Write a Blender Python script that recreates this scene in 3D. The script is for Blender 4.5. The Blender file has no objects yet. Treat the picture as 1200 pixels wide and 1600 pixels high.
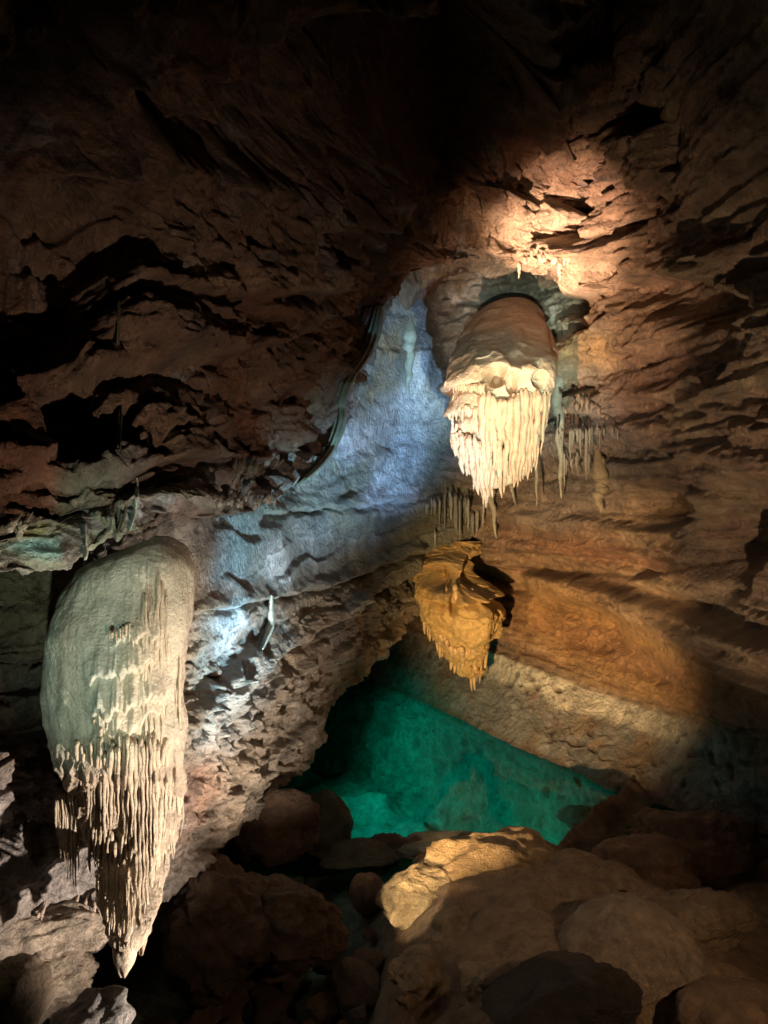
import bpy, bmesh, math, random
import numpy as np

S = bpy.context.scene
C = S.collection
random.seed(7)
rng = np.random.default_rng(11)
Q = 1.0                                      # mesh fineness

# ------------------------------------------------------------------ camera
F = 1155.0                                   # focal length in pixels of the 1200 x 1600 photograph
cam_d = bpy.data.cameras.new('camera')
cam_d.sensor_fit = 'VERTICAL'; cam_d.sensor_height = 36.0; cam_d.sensor_width = 27.0
cam_d.lens = 36.0 * F / 1600.0
cam_d.clip_start = 0.05; cam_d.clip_end = 300
cam = bpy.data.objects.new('camera', cam_d); C.objects.link(cam)
cam.location = (0, 0, 0); cam.rotation_euler = (math.radians(90), 0, 0)
S.camera = cam

def P(px, py, d):
    """a point in the cave: d metres in front of the viewpoint, seen at photo pixel px, py"""
    return np.array([(px - 600.0) / F * d, d, (800.0 - py) / F * d])

# ------------------------------------------------------------------ world, exposure, lamps
w = bpy.data.worlds.new('World'); S.world = w; w.use_nodes = True
w.node_tree.nodes['Background'].inputs[0].default_value = (0.5, 0.42, 0.36, 1)
w.node_tree.nodes['Background'].inputs[1].default_value = 0.0004
S.view_settings.view_transform = 'Standard'; S.view_settings.look = 'None'
S.view_settings.exposure = 0.0; S.view_settings.gamma = 1.0
try:
    S.cycles.max_bounces = 6; S.cycles.diffuse_bounces = 3; S.cycles.transparent_max_bounces = 12
    S.cycles.sample_clamp_indirect = 3.0; S.cycles.use_denoising = True
except Exception:
    pass

def spot(name, loc, target, watts, col, size_deg, blend=0.6, radius=0.05):
    l = bpy.data.lights.new(name, 'SPOT'); l.energy = watts; l.color = col
    l.spot_size = math.radians(size_deg); l.spot_blend = blend; l.shadow_soft_size = radius
    o = bpy.data.objects.new(name, l); C.objects.link(o); o.location = loc
    d = np.array(target) - np.array(loc)
    from mathutils import Vector
    o.rotation_euler = Vector(d).to_track_quat('-Z', 'Y').to_euler()
    return o
def lamp(name, loc, watts, col, radius=0.1):
    l = bpy.data.lights.new(name, 'POINT'); l.energy = watts; l.color = col; l.shadow_soft_size = radius
    o = bpy.data.objects.new(name, l); C.objects.link(o); o.location = loc
    return o
WARM = (1.0, .66, .40); AMBER = (1.0, .55, .20); COOL = (.45, .72, 1.0); PALE = (1.0, .86, .74)
LX = 1.0
# show-cave floods, with unseen fill lamps added among them to brighten dim rock
spot('flood_or_fill_light', (-2.0, 6.3, -4.9), P(832, 560, 16.5), 13500*LX, (1.0, .60, .38), 30, 1.0)
spot('flood_or_fill_light', (-1.8, 5.8, -4.9), P(885, 355, 17.5), 62000*LX, (1.0, .66, .48), 13, 1.0)
spot('flood_or_fill_light', (-1.7, 6.0, -4.25), P(870, 955, 20), 17000*LX, (1.0, .64, .30), 40, 1.0)
spot('flood_or_fill_light', (1.6, 6.0, -4.8), P(590, 700, 18), 22000*LX, (.31, .60, 1.0), 27, 1.0)
spot('flood_or_fill_light', (0.8, 5.4, -4.8), P(385, 850, 13), 8500*LX, (.38, .76, 1.0), 36, 1.0)
spot('flood_or_fill_light', (2.4, 5.5, -4.6), P(770, 560, 20), 13000*LX, (.66, .85, .72), 25, 1.0)  # added cool fill, lifts the shade behind the bright hanging mass
spot('flood_or_fill_light', (-1.6, 3.0, -2.9), P(150, 960, 7.6), 560*LX, (.68, 1.0, .82), 42, 1.0)
spot('flood_or_fill_light', (1.2, 6.2, -5.3), P(205, 1300, 7.6), 2900*LX, PALE, 64, .8)
spot('flood_or_fill_light', (0.2, 5.5, -4.9), P(410, 1020, 13), 5200*LX, (1.0, .80, .62), 37, 1.0)
spot('flood_or_fill_light', (1.2, 2.4, -3.2), P(260, 640, 10), 1150*LX, (1.0, .74, .58), 56, 1.0)  # added warm fill for the dim left overhang
spot('flood_or_fill_light', (2.0, 5.0, -4.8), P(1080, 740, 13), 2800*LX, (1.0, .74, .50), 52, 1.0)
spot('flood_or_fill_light', (-2.6, 3.5, -2.2), P(668, 1400, 11.0), 3600*LX, (1.0, .74, .44), 7.6, .3)
spot('flood_or_fill_light', (4.4, 4.8, -1.9), P(800, 1420, 9.8), 290*LX, (1.0, .62, .34), 80, 1.0)  # added weak fill over the foreground rocks
spot('flood_or_fill_light', (-0.6, 1.0, -1.4), P(782, 540, 18), 9000*LX, (.92, 1.0, .84), 13, 1.0)  # added frontal fill from near the viewpoint, brightens the bell's top
# lamps under the water, pointing down along the bed
spot('underwater_lamp', (-3.4, 17.5, -6.3), (0.8, 18.4, -8.4), 1300*LX, (.01, .60, .58), 110, 1.0, .3)
spot('underwater_lamp', (-1.8, 22.0, -6.4), (0.3, 22.5, -7.6), 520*LX, (.01, .66, .50), 130, 1.0, .3)
spot('underwater_lamp', (-0.9, 13.9, -6.45), (0.2, 15.6, -8.0), 330*LX, (.25, .95, .34), 110, 1.0, .2)
spot('underwater_lamp', (2.0, 16.0, -6.4), (3.6, 17.0, -8.0), 170*LX, (.01, .60, .42), 130, 1.0, .4)

# ------------------------------------------------------------------ numpy noise
_perm = rng.permutation(256); _perm = np.concatenate([_perm, _perm, _perm])
_g = rng.normal(size=(256, 3)); _g /= np.linalg.norm(_g, axis=1)[:, None]
from concurrent.futures import ThreadPoolExecutor
_pool = ThreadPoolExecutor(4)
_permi = _perm.astype(np.int32); _g3 = np.concatenate([_g, _g, _g]).astype(np.float32)
_gx, _gy, _gz = [np.ascontiguousarray(_g3[:, q]) for q in range(3)]
def _perlin(p):
    fl = np.floor(p); f = (p-fl).astype(np.float32); i = (fl.astype(np.int64) & 255).astype(np.int32)
    x, y, z = f[:, 0], f[:, 1], f[:, 2]; ix, iy, iz = i[:, 0], i[:, 1], i[:, 2]
    u, v, w_ = [q*q*q*(q*(q*6-15)+10) for q in (x, y, z)]
    A = _permi[ix]; B_ = _permi[(ix+1) & 255]
    def g(h, a, b, c): return _gx[h]*a+_gy[h]*b+_gz[h]*c
    def plane(hx, a):
        h0 = _permi[hx+iy]; h1 = _permi[hx+((iy+1) & 255)]; i1 = (iz+1) & 255
        c00 = g(_permi[h0+iz], a, y, z); c01 = g(_permi[h0+i1], a, y, z-1)
        c10 = g(_permi[h1+iz], a, y-1, z); c11 = g(_permi[h1+i1], a, y-1, z-1)
        p0 = c00+w_*(c01-c00); p1 = c10+w_*(c11-c10)
        return p0+v*(p1-p0)
    a0 = plane(A, x); a1 = plane(B_, x-1)
    return (a0+u*(a1-a0))*1.6
def perlin(p):
    p = np.asarray(p, dtype=np.float64); sh = p.shape[:-1]; p = p.reshape(-1, 3)
    if len(p) < 60000: return _perlin(p).astype(np.float64).reshape(sh)
    ch = np.array_split(p, max(4, len(p)//30000))
    return np.concatenate(list(_pool.map(_perlin, ch))).astype(np.float64).reshape(sh)
_r = rng.uniform(0, 1, (256, 7)).astype(np.float32); _R = [np.ascontiguousarray(_r[:, q]) for q in range(7)]
def _facets(p):
    fl = np.floor(p); f = (p-fl).astype(np.float32); i = (fl.astype(np.int64) & 255).astype(np.int32)
    best = np.full(len(p), 9, np.float32); out = np.zeros(len(p), np.float32)
    for dx in (-1, 0, 1):
        hx = _permi[(i[:, 0]+dx) & 255]
        for dy in (-1, 0, 1):
            hy = _permi[hx+((i[:, 1]+dy) & 255)]
            for dz in (-1, 0, 1):
                h = _permi[hy+((i[:, 2]+dz) & 255)]
                a = f[:, 0]-dx-_R[0][h]; b = f[:, 1]-dy-_R[1][h]; c = f[:, 2]-dz-_R[2][h]
                d = a*a+b*b+c*c; k = d < best
                v = (_R[3][h]-.5)*2*a+(_R[4][h]-.5)*2*b+(_R[5][h]-.5)*2*c+(_R[6][h]-.5)
                best = np.where(k, d, best); out = np.where(k, v, out)
    return out
def facets(p, f=1.0, seed=0.0, warp=.35):
    '''broken rock: each cell is a tilted plane of its own'''
    p = np.asarray(p, float)
    q = p*f+seed
    q = q+warp*np.stack([perlin(q*.9+5), perlin(q*.9+25), perlin(q*.9+45)], -1)
    sh = q.shape[:-1]; q = q.reshape(-1, 3)
    ch = np.array_split(q, max(4, len(q)//30000))
    return np.concatenate(list(_pool.map(_facets, ch))).astype(float).reshape(sh)
def fbm(p, f=1.0, o=4, gain=.5, seed=0.0):
    a = 1.0; s = 0; t = 0
    for k in range(o):
        s = s + a*perlin(p*f + seed + 17.3*k); t += a; a *= gain; f *= 2.03
    return s/t
def ridged(p, f=1.0, o=4, gain=.55, seed=0.0):
    a = 1.0; s = 0; t = 0
    for k in range(o):
        s = s + a*(1-2*np.abs(perlin(p*f + seed + 9.1*k))); t += a; a *= gain; f *= 2.1
    return s/t
def sstep(a, b, x):
    t = np.clip((x-a)/(b-a), 0, 1); return t*t*(3-2*t)
def mix(a, b, t):
    return a*(1-t[..., None]) + np.asarray(b)*t[..., None]
def bedding(p, n, thick, amp, seed=0.0, lat=.35, warp=.5, soft=.16):
    """beds of rock: each bed stands proud or back by its own amount -> real ledges"""
    n = np.array(n, float); n /= np.linalg.norm(n)
    h = (p @ n)/thick + warp*perlin(p*.45+seed) + .25*perlin(p*1.7+seed)
    def layer(hh, s):
        k = np.floor(hh)
        q = p*lat; q = q - (q @ n)[..., None]*n
        q = q + (k*7.31 + s)[..., None]*n
        return perlin(q + k[..., None]*np.array([3.1, 1.7, 5.3]))
    f = h - np.floor(h)
    a = layer(h, seed); b = layer(h+1, seed)
    t = sstep(1-soft, 1.0, f)
    sag = (f-.5)*.5                        # each bed leans out towards its top
    return amp*(a*(1-t)+b*t + sag*(1-t) - sag*0*t)

# ------------------------------------------------------------------ meshes
def soften(d, n=2):
    for _ in range(n):
        e = np.pad(d, 1, mode='edge')
        d = .5*d+.125*(e[:-2, 1:-1]+e[2:, 1:-1]+e[1:-1, :-2]+e[1:-1, 2:])
    return d
def proj(p):
    y = np.maximum(p[..., 1], .05)
    return 600+F*p[..., 0]/y, 800-F*p[..., 2]/y
def mesh_from(name, V, faces, col=None, mat=None, parent=None, smooth=True):
    me = bpy.data.meshes.new(name)
    V = np.asarray(V, dtype=np.float32).reshape(-1, 3)
    faces = np.asarray(faces, dtype=np.int32)
    k = faces.shape[1]; nf = len(faces)
    me.vertices.add(len(V)); me.vertices.foreach_set('co', V.ravel())
    me.loops.add(nf*k); me.loops.foreach_set('vertex_index', faces.ravel())
    me.polygons.add(nf)
    me.polygons.foreach_set('loop_start', np.arange(0, nf*k, k, dtype=np.int32))
    me.polygons.foreach_set('loop_total', np.full(nf, k, dtype=np.int32))
    me.polygons.foreach_set('use_smooth', np.full(nf, smooth, dtype=bool))
    me.update(calc_edges=True)
    if col is not None:
        c = np.ones((len(V), 4), dtype=np.float32); c[:, :3] = np.asarray(col, dtype=np.float32).reshape(-1, 3)
        at = me.color_attributes.new('Col', 'FLOAT_COLOR', 'POINT'); at.data.foreach_set('color', c.ravel())
    if mat: me.materials.append(mat)
    o = bpy.data.objects.new(name, me); C.objects.link(o)
    if parent is not None: o.parent = parent
    return o
def grid_faces(nv, nu, wrap=False, off=0):
    j, i = np.meshgrid(np.arange(nv-1), np.arange(nu if wrap else nu-1), indexing='ij')
    a = j*nu+i; b = j*nu+(i+1) % nu
    return (np.stack([a, b, b+nu, a+nu], -1).reshape(-1, 4)+off)
def catmull(ctrl, n, bias=None):
    """ctrl (k, ..., 3) -> n samples along the first axis"""
    k = len(ctrl)
    t = np.linspace(0, k-1, n) if bias is None else bias
    i = np.clip(np.floor(t).astype(int), 0, k-2); f = t-i
    def g(j): return ctrl[np.clip(j, 0, k-1)]
    f = f.reshape((-1,)+(1,)*(ctrl.ndim-1))
    p0, p1, p2, p3 = g(i-1), g(i), g(i+1), g(i+2)
    return .5*((2*p1)+(-p0+p2)*f+(2*p0-5*p1+4*p2-p3)*f*f+(-p0+3*p1-3*p2+p3)*f**3)
def surface(rows, nv, nu):
    G = np.array(rows, float); nv = int(nv*Q); nu = int(nu*Q)
    G = catmull(G, nv); G = np.swapaxes(catmull(np.swapaxes(G, 0, 1), nu), 0, 1)
    return G
def normals(G):
    du = np.gradient(G, axis=1); dv = np.gradient(G, axis=0)
    n = np.cross(du, dv); n /= np.maximum(np.linalg.norm(n, axis=-1, keepdims=True), 1e-9)
    tocam = -(n*G).sum(-1, keepdims=True)
    if np.mean(tocam) < 0: n = -n
    return n
def poly_y(px, pts):
    xs = [a[0] for a in pts]; ys = [a[1] for a in pts]
    return np.interp(px, xs, ys)
def blob(px, py, cx, cy, rx, ry, rot=0.0, soft=.5):
    c, s = math.cos(rot), math.sin(rot)
    X = (px-cx)*c+(py-cy)*s; Y = -(px-cx)*s+(py-cy)*c
    r = np.sqrt((X/rx)**2+(Y/ry)**2)
    return 1-sstep(1-soft, 1+soft, r)

# ------------------------------------------------------------------ materials
def rock_mat(name, bump=.03, scale=1.0, rough=.8, wet=0.0, tint=(1, 1, 1), var=.5, spec=.35):
    m = bpy.data.materials.new(name); m.use_nodes = True
    nt = m.node_tree; N = nt.nodes; L = nt.links
    b = N['Principled BSDF']
    b.inputs['Specular IOR Level'].default_value = spec
    tc = N.new('ShaderNodeTexCoord')
    at = N.new('ShaderNodeAttribute'); at.attribute_name = 'Col'
    def noise(s, det, r=.6, dist=0.0):
        n = N.new('ShaderNodeTexNoise'); n.inputs['Scale'].default_value = s*scale
        n.inputs['Detail'].default_value = det; n.inputs['Roughness'].default_value = r
        n.inputs['Distortion'].default_value = dist
        L.new(tc.outputs['Object'], n.inputs['Vector']); return n
    n1 = noise(3.0, 6, .65, .4); n2 = noise(17, 5, .7, .2); n3 = noise(60, 3, .7)
    vo = N.new('ShaderNodeTexVoronoi'); vo.inputs['Scale'].default_value = 14*scale
    dn = noise(5, 3); mixv = N.new('ShaderNodeMix'); mixv.data_type = 'VECTOR'
    mixv.inputs[0].default_value = .12
    L.new(tc.outputs['Object'], mixv.inputs[4]); L.new(dn.outputs['Color'], mixv.inputs[5]); L.new(mixv.outputs[1], vo.inputs['Vector'])
    def ramp(src, lo, hi, a, c):
        r = N.new('ShaderNodeMapRange'); r.inputs[1].default_value = lo; r.inputs[2].default_value = hi
        r.inputs[3].default_value = a; r.inputs[4].default_value = c
        L.new(src, r.inputs[0]); return r.outputs[0]
    def math_(op, a, c):
        k = N.new('ShaderNodeMath'); k.operation = op
        for q, v in ((0, a), (1, c)):
            if isinstance(v, (int, float)): k.inputs[q].default_value = v
            else: L.new(v, k.inputs[q])
        return k.outputs[0]
    v1 = ramp(n1.outputs[0], .3, .7, 1-var, 1+var*.8); v2 = ramp(n2.outputs[0], .3, .7, 1-var*.6, 1+var*.5)
    v = math_('MULTIPLY', v1, v2)
    mc = N.new('ShaderNodeVectorMath'); mc.operation = 'MULTIPLY'
    cv = N.new('ShaderNodeCombineXYZ')
    for q in range(3):
        L.new(math_('MULTIPLY', v, tint[q]), cv.inputs[q])
    L.new(at.outputs['Color'], mc.inputs[0]); L.new(cv.outputs[0], mc.inputs[1])
    L.new(mc.outputs[0], b.inputs['Base Color'])
    rr = ramp(n2.outputs[0], .35, .65, max(.12, rough-.18-wet*.4), min(1, rough+.12))
    L.new(rr, b.inputs['Roughness'])
    h = math_('ADD', math_('MULTIPLY', n2.outputs[0], .55), math_('MULTIPLY', n3.outputs[0], .22))
    h = math_('ADD', h, math_('MULTIPLY', n1.outputs[0], .7))
    h = math_('ADD', h, math_('MULTIPLY', vo.outputs['Distance'], .22))
    bp = N.new('ShaderNodeBump'); bp.inputs['Distance'].default_value = bump*4; bp.inputs['Strength'].default_value = .8
    L.new(h, bp.inputs['Height']); L.new(bp.outputs[0], b.inputs['Normal'])
    return m
M_far = rock_mat('limestone_wall', .07, .8, .64, .45, spec=.5)
M_near = rock_mat('limestone_near', .03, 1.0, .75, .2)
M_ceil = rock_mat('limestone_ceiling', .06, .9, .75, .2)
M_floor = rock_mat('muddy_floor', .028, 2.0, .62, .35, spec=.5)
M_flow = rock_mat('flowstone', .014, 2.0, .48, .45, var=.22, spec=.4)
M_crust = rock_mat('crusty_calcite', .022, 2.2, .65, .2, var=.3)
M_boulder = rock_mat('boulder_rock', .026, 2.0, .65, .3, var=.45, spec=.5)
M_bed = rock_mat('pool_bed', .03, .7, .9, 0, var=.3)

def props(o, label=None, cat=None, group=None, kind=None):
    if label: o['label'] = label
    if cat: o['category'] = cat
    if group: o['group'] = group
    if kind: o['kind'] = kind
    return o

BROWN = np.array([.20, .125, .078]); RED = np.array([.235, .115, .065]); TAN = np.array([.40, .28, .17])
GREY = np.array([.30, .27, .24]); WHITE = np.array([.68, .66, .62]); DARK = np.array([.075, .06, .05])
GREEN = np.array([.24, .27, .19]); CREAM = np.array([.66, .50, .34]); OCHRE = np.array([.42, .23, .08])
def base_colour(p, seed, a, b, c, f=.5):
    n = fbm(p, f, 4, .6, seed); m = fbm(p, f*2.3, 4, .6, seed+31)
    col = mix(np.broadcast_to(a, p.shape), b, sstep(-.15, .35, n))
    return mix(col, c, sstep(.05, .45, m)*.8)

# ================================================================== the left wall, low and receding
def build_wall_left():
    cols = [-220, -60, 90, 250, 330, 400, 460, 530, 590, 645, 745]
    low  = [1560, 1530, 1475, 1415, 1360, 1285, 1205, 1095, 1020, 958, 880]   # lower edge
    dlow = [6.8, 7.8, 8.7, 9.1, 10.0, 11.6, 13.6, 17.0, 19.3, 21.3, 22.6]
    dmid = [7.4, 8.3, 8.6, 8.15, 8.9, 12.0, 15.6, 17.8, 19.6, 21.0, 21.9]
    rows = []
    for f, dd in ((-.95, 1.5), (-.55, .9), (-.1, .7), (.2, .4), (.42, .1), (.6, -.05), (.8, -.12)):
        r = []
        for px, ly, dl, dm in zip(cols, low, dlow, dmid):
            top = 800
            py = top + (ly-top)*f if f >= 0 else top + 560*f
            t = max(0, f); d = dm*(1-t)+dl*t+dd
            r.append(P(px, py, d))
        rows.append(r)
    rows.append([P(px, ly, dl) for px, ly, dl in zip(cols, low, dlow)])
    rows.append([P(px, ly, dl)+np.array([-1.2, 1.1, .12]) for px, ly, dl in zip(cols, low, dlow)])
    rows.append([P(px, ly, dl)+np.array([-3.0, 2.8, .1]) for px, ly, dl in zip(cols, low, dlow)])
    rows.append([P(px, ly, dl)+np.array([-5.5, 4.0, -2.5]) for px, ly, dl in zip(cols, low, dlow)])
    G = surface(rows, 760, 620); n = normals(G)
    px, py = proj(G); dist = G[..., 1]/15.0
    q = G*np.array([1, .8, 1])
    low_y = poly_y(px, list(zip(cols, low)))
    rough = sstep(900, 1050, py) * .8 + .35
    rough = np.maximum(rough, blob(px, py, 560, 960, 120, 60))
    smooth_back = blob(px, py, 500, 850, 190, 70, -.1)
    rough = rough*(1-.75*smooth_back)*(1-.6*blob(px, py, 380, 960, 120, 90, .2))*(1-.5*blob(px, py, 40, 1330, 140, 120))
    d = .45*fbm(q, .22, 3, .5, 3)*np.clip(dist, .5, 1.2)
    d += bedding(G, (-.22, -.06, 1), .55, .22, 5, .4)*dist**.5*(.4+.6*rough)
    d += bedding(G, (-.25, -.1, 1), .19, .05, 9, .9, .5, .4)*rough
    d += rough*(.10*ridged(q, 1.6, 4, .6, 1)-.05)
    d += rough*.07*fbm(q, 5.5, 3, .6, 4)
    w3 = np.array([.8, .7, 1.4])
    d += rough*(.14*facets(G*w3, 1.0, 3)+.10*facets(G*w3, 2.4, 8)+.05*facets(G*w3, 6.0, 15))+.04*facets(G*w3, 5.0, 5)*(.15+rough)
    # the dark overhung crack that runs down-left from the apex, and rows of ledges
    for pts, wdt, amp in (([(280, 1130), (340, 1090), (400, 1040), (470, 1000), (560, 940), (640, 900)], 16, .32),
                          ([(300, 960), (420, 935), (520, 915), (640, 868)], 9, .15),
                          ([(430, 800), (520, 795), (640, 780)], 7, .12)):
        e = poly_y(px, pts) + 14*fbm(G, .8, 3, .5, 7)
        m = (px > pts[0][0]-20) & (px < pts[-1][0]+15)
        d += m*amp*np.where(py < e, np.exp(-((e-py)/(wdt*2.2))**2), -np.exp(-((py-e)/wdt)**2))*dist
    # hollow by the apex behind the second hanging rock
    d -= .8*blob(px, py, 700, 905, 45, 35)
    G2 = G+n*soften(d)[..., None]
    col = base_colour(G, 2, GREY*.9, TAN*.85, BROWN*1.1, .45)
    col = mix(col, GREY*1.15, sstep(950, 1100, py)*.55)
    nz = fbm(G*np.array([2, 2, .4]), 1.0, 3, .5, 8)
    col = mix(col, RED*1.5, blob(px, py, 320, 1090, 60, 110, .3)*sstep(-.2, .3, nz)*.5)
    col = mix(col, RED*1.6, blob(px, py, 315, 1250, 30, 80, .3)*.5)
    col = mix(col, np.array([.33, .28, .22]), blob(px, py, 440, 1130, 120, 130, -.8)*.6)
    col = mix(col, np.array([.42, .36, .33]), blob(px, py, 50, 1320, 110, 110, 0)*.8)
    col = mix(col, RED*1.3, blob(px, py, 350, 920, 80, 14, -.1)*.7)
    col = mix(col, GREEN*.85, blob(px, py, 560, 760, 220, 160)*.75)
    col = mix(col, np.array([.16, .17, .15]), blob(px, py, 600, 700, 200, 200)*sstep(-.05, .25, fbm(G*np.array([1, 1, .6]), .8, 4, .6, 119))*.7)
    col = mix(col, OCHRE*.7, blob(px, py, 600, 600, 60, 120)*sstep(-.1, .3, fbm(G, .9, 3, .5, 19))*.6)
    col = mix(col, np.array([.30, .33, .34]), blob(px, py, 370, 860, 140, 60)*.6)
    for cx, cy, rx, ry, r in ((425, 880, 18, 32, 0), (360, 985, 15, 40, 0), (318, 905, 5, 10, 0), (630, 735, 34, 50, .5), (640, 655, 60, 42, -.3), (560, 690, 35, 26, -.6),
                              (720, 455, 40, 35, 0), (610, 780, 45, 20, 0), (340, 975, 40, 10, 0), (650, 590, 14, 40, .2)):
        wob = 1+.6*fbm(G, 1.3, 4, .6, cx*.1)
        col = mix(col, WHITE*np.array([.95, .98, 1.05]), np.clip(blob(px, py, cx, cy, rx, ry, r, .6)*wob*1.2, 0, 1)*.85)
    col = mix(col, OCHRE, blob(px, py, 590, 660, 40, 60, .3)*.4)
    col = mix(col, DARK*1.2, sstep(.15, .5, fbm(G, .7, 5, .65, 44))*.3)
    col = mix(col, BROWN, blob(px, py, 20, 1080, 90, 140)*.7)
    col = mix(col, np.array([.44, .40, .31]), blob(px, py, 285, 1010, 45, 170)*.8)
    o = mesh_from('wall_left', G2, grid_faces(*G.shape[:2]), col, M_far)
    props(o, kind='structure')
    return G2
WL = build_wall_left()

# ================================================================== the right wall
def build_wall_right():
    cols = [420, 540, 600, 660, 740, 820, 900, 980, 1080, 1200, 1330, 1500]
    wy   = [1040, 1055, 1075, 1101, 1138, 1175, 1211, 1243, 1272, 1300, 1330, 1400]
    top  = [(-350, [11, 11, 11, 11, 11, 10.5, 10, 9.5, 8.5, 7.5, 6, 4.5]),
            (-60, [19, 18.5, 18, 18, 17.5, 16.5, 15.5, 14, 12, 10.2, 8.5, 6.5]),
            (180, [24, 23, 22, 21.5, 20.5, 18.5, 17.2, 15.8, 13.2, 11, 9.2, 7]),
            (400, [26, 25, 24, 23, 21.5, 20.2, 18.6, 16.8, 13.9, 11.5, 9.4, 7.2]),
            (640, [27, 26, 24.6, 23.2, 21.8, 20.6, 19, 17.2, 14.3, 11.9, 9.7, 7.4]),
            (860, [28, 27, 25.4, 24, 22.8, 21.2, 19.6, 17.6, 14.8, 12.3, 10, 7.6])]
    rows = []
    for y, ds in top: rows.append([P(c, y, d) for c, d in zip(cols, ds)])
    ledge = [(420, 940), (540, 960), (620, 980), (760, 1010), (880, 1060), (1000, 1098), (1200, 1165), (1500, 1250)]
    f2 = [28.5, 27.5, 25.8, 24.2, 22.8, 20.8, 19.4, 18, 15.6, 13.4, 11.4, 9]
    rows.append([P(c, poly_y(c, ledge), d) for c, d in zip(cols, f2)])
    rows.append([P(c, y, 6.0*F/(y-800.0)) for c, y in zip(cols, wy)])
    rows.append([P(c, y, 6.0*F/(y-800.0))+np.array([-.25, -.45, -1.7]) for c, y in zip(cols, wy)])
    rows.append([P(c, y, 6.0*F/(y-800.0))+np.array([-.45, -.8, -5.0]) for c, y in zip(cols, wy)])
    G = surface(rows, 900, 700); n = normals(G)
    px, py = proj(G); dist = G[..., 1]/15.0
    wl = poly_y(px, list(zip(cols, wy))); ly = poly_y(px, ledge)
    lower = sstep(-10, 25, py-ly)              # the water-worn slope above the pool
    up = 1-lower; Gt0 = G+np.array([0, 0, 1.])*(.16*G[..., :1])
    mid = sstep(860, 930, py)*up
    d = .5*fbm(G, .2, 3, .5, 23)
    tex = up*(1-.55*blob(px, py, 960, 1000, 180, 60, .3))*(.35+.65*sstep(150, 420, py))
    d += tex*bedding(G, (.16, -.03, 1), .8, .28, 3, .25, .35)
    d += tex*bedding(G, (.18, -.02, 1), .26, .16, 13, .28, .3, .3)
    d += tex*bedding(G, (.16, -.02, 1), .13, .06, 43, .5, .4, .5)
    d += tex*(.09*ridged(Gt0*np.array([.5, .5, 1.8]), 1.3, 5, .6, 2)-.05)
    w3 = np.array([.35, .35, 2.0]); Gt = G+np.array([0, 0, 1.])*(.16*G[..., :1])
    d += tex*(.26*facets(Gt*w3, .5, 3, .25)+.15*facets(Gt*w3, 1.2, 8, .25)+.05*facets(Gt*w3, 3.0, 5, .25))+.05*lower*facets(G, 3.0, 2)
    d += (.03+.03*up)*fbm(G, 5, 3, .6, 4)
    subm = sstep(4, 20, py-wl)
    d += subm*(.5*fbm(G, .9, 4, .55, 18)+.2*ridged(G, 1.2, 3, .6, 8)-.1)
    # pits scattered over the lower slope
    pit = sstep(.18, .42, perlin(G*4.3+3))*sstep(-.25, .3, fbm(G, .5, 2, .5, 9))
    d -= .10*lower*pit*blob(px, py, 920, 1100, 330, 95, .38)
    chaos = blob(px, py, 900, 230, 120, 270, -.12)
    d += chaos*(1.1*facets(G, .9, 31)+.4*facets(G, 2.2, 37))
    d += chaos*(.9*ridged(G, .55, 4, .6, 77)-.1)
    d += .35*blob(px, py, 880, 340, 90, 70)
    # ledges: pts, width px, height m ; below the line stands proud, above is set back
    def ledge_line(pts, wdt, amp, sgn=1, back=3.0, nz=10):
        e = poly_y(px, pts)+nz*fbm(G, .9, 3, .5, 7+pts[0][0])
        m = sstep(pts[0][0]-25, pts[0][0]+15, px)*(1-sstep(pts[-1][0]-15, pts[-1][0]+25, px))
        s = (py-e)*sgn
        k = .5+.5*np.tanh(s/3.5)
        return m*amp*(k*np.exp(-(np.maximum(s, 0)/(wdt*back))**2) - (1-k)*np.exp(-(np.minimum(s, 0)/wdt)**2)*.6)
    d += ledge_line([(820, 893), (900, 905), (1000, 930), (1100, 955), (1300, 1010)], 30, .55, 1, 2.2, 6)
    d += ledge_line([(900, 470), (960, 455), (1030, 430), (1100, 445), (1200, 500), (1350, 560)], 20, .55, -1)
    d += ledge_line([(900, 395), (1000, 398), (1100, 405), (1350, 400)], 8, .22, -1)
    d += ledge_line([(880, 590), (960, 615), (1080, 640), (1300, 665)], 9, .25, -1)
    d += ledge_line([(880, 690), (1000, 700), (1300, 760)], 9, .2, -1)
    d += ledge_line([(760, 860), (900, 870), (1050, 900), (1300, 960)], 10, .25, -1)
    d += ledge_line([(850, 960), (930, 1010), (1040, 1060), (1130, 1110), (1300, 1180)], 8, .2, -1)
    d += ledge_line([(600, 985), (760, 1005), (880, 1052), (1000, 1090), (1200, 1150)], 6, .14, -1, 3, 4)
    d -= .5*blob(px, py, 905, 985, 60, 32, .5)*(.5+ridged(G, 1.2, 4, .6, 5))
    d -= .9*blob(px, py, 1080, 470, 70, 34, .1)
    d -= 1.3*blob(px, py, 1150, 840, 60, 80)
    d -= 1.0*blob(px, py, 1020, 790, 50, 30)
    d -= 2.2*blob(px, py, 720, 130, 90, 120)
    G2 = G+n*soften(d)[..., None]
    col = base_colour(G*np.array([1, 1, 2.2]), 12, BROWN*1.25, TAN*.8, np.array([.24, .14, .09]), .3)
    sn = fbm(G*np.array([.5, .5, 3.5]), .8, 4, .6, 51)
    col = mix(col, TAN*1.05, sstep(.1, .35, sn)*.6*up)
    col = mix(col, DARK, sstep(.12, .4, fbm(G*np.array([.5, .5, 3]), .7, 5, .65, 71))*.75*up)
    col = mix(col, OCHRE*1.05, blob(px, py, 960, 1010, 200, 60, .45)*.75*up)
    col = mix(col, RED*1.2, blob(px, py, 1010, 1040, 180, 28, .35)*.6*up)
    col = mix(col, RED*1.3, blob(px, py, 940, 870, 130, 22, .25)*.7)
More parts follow.
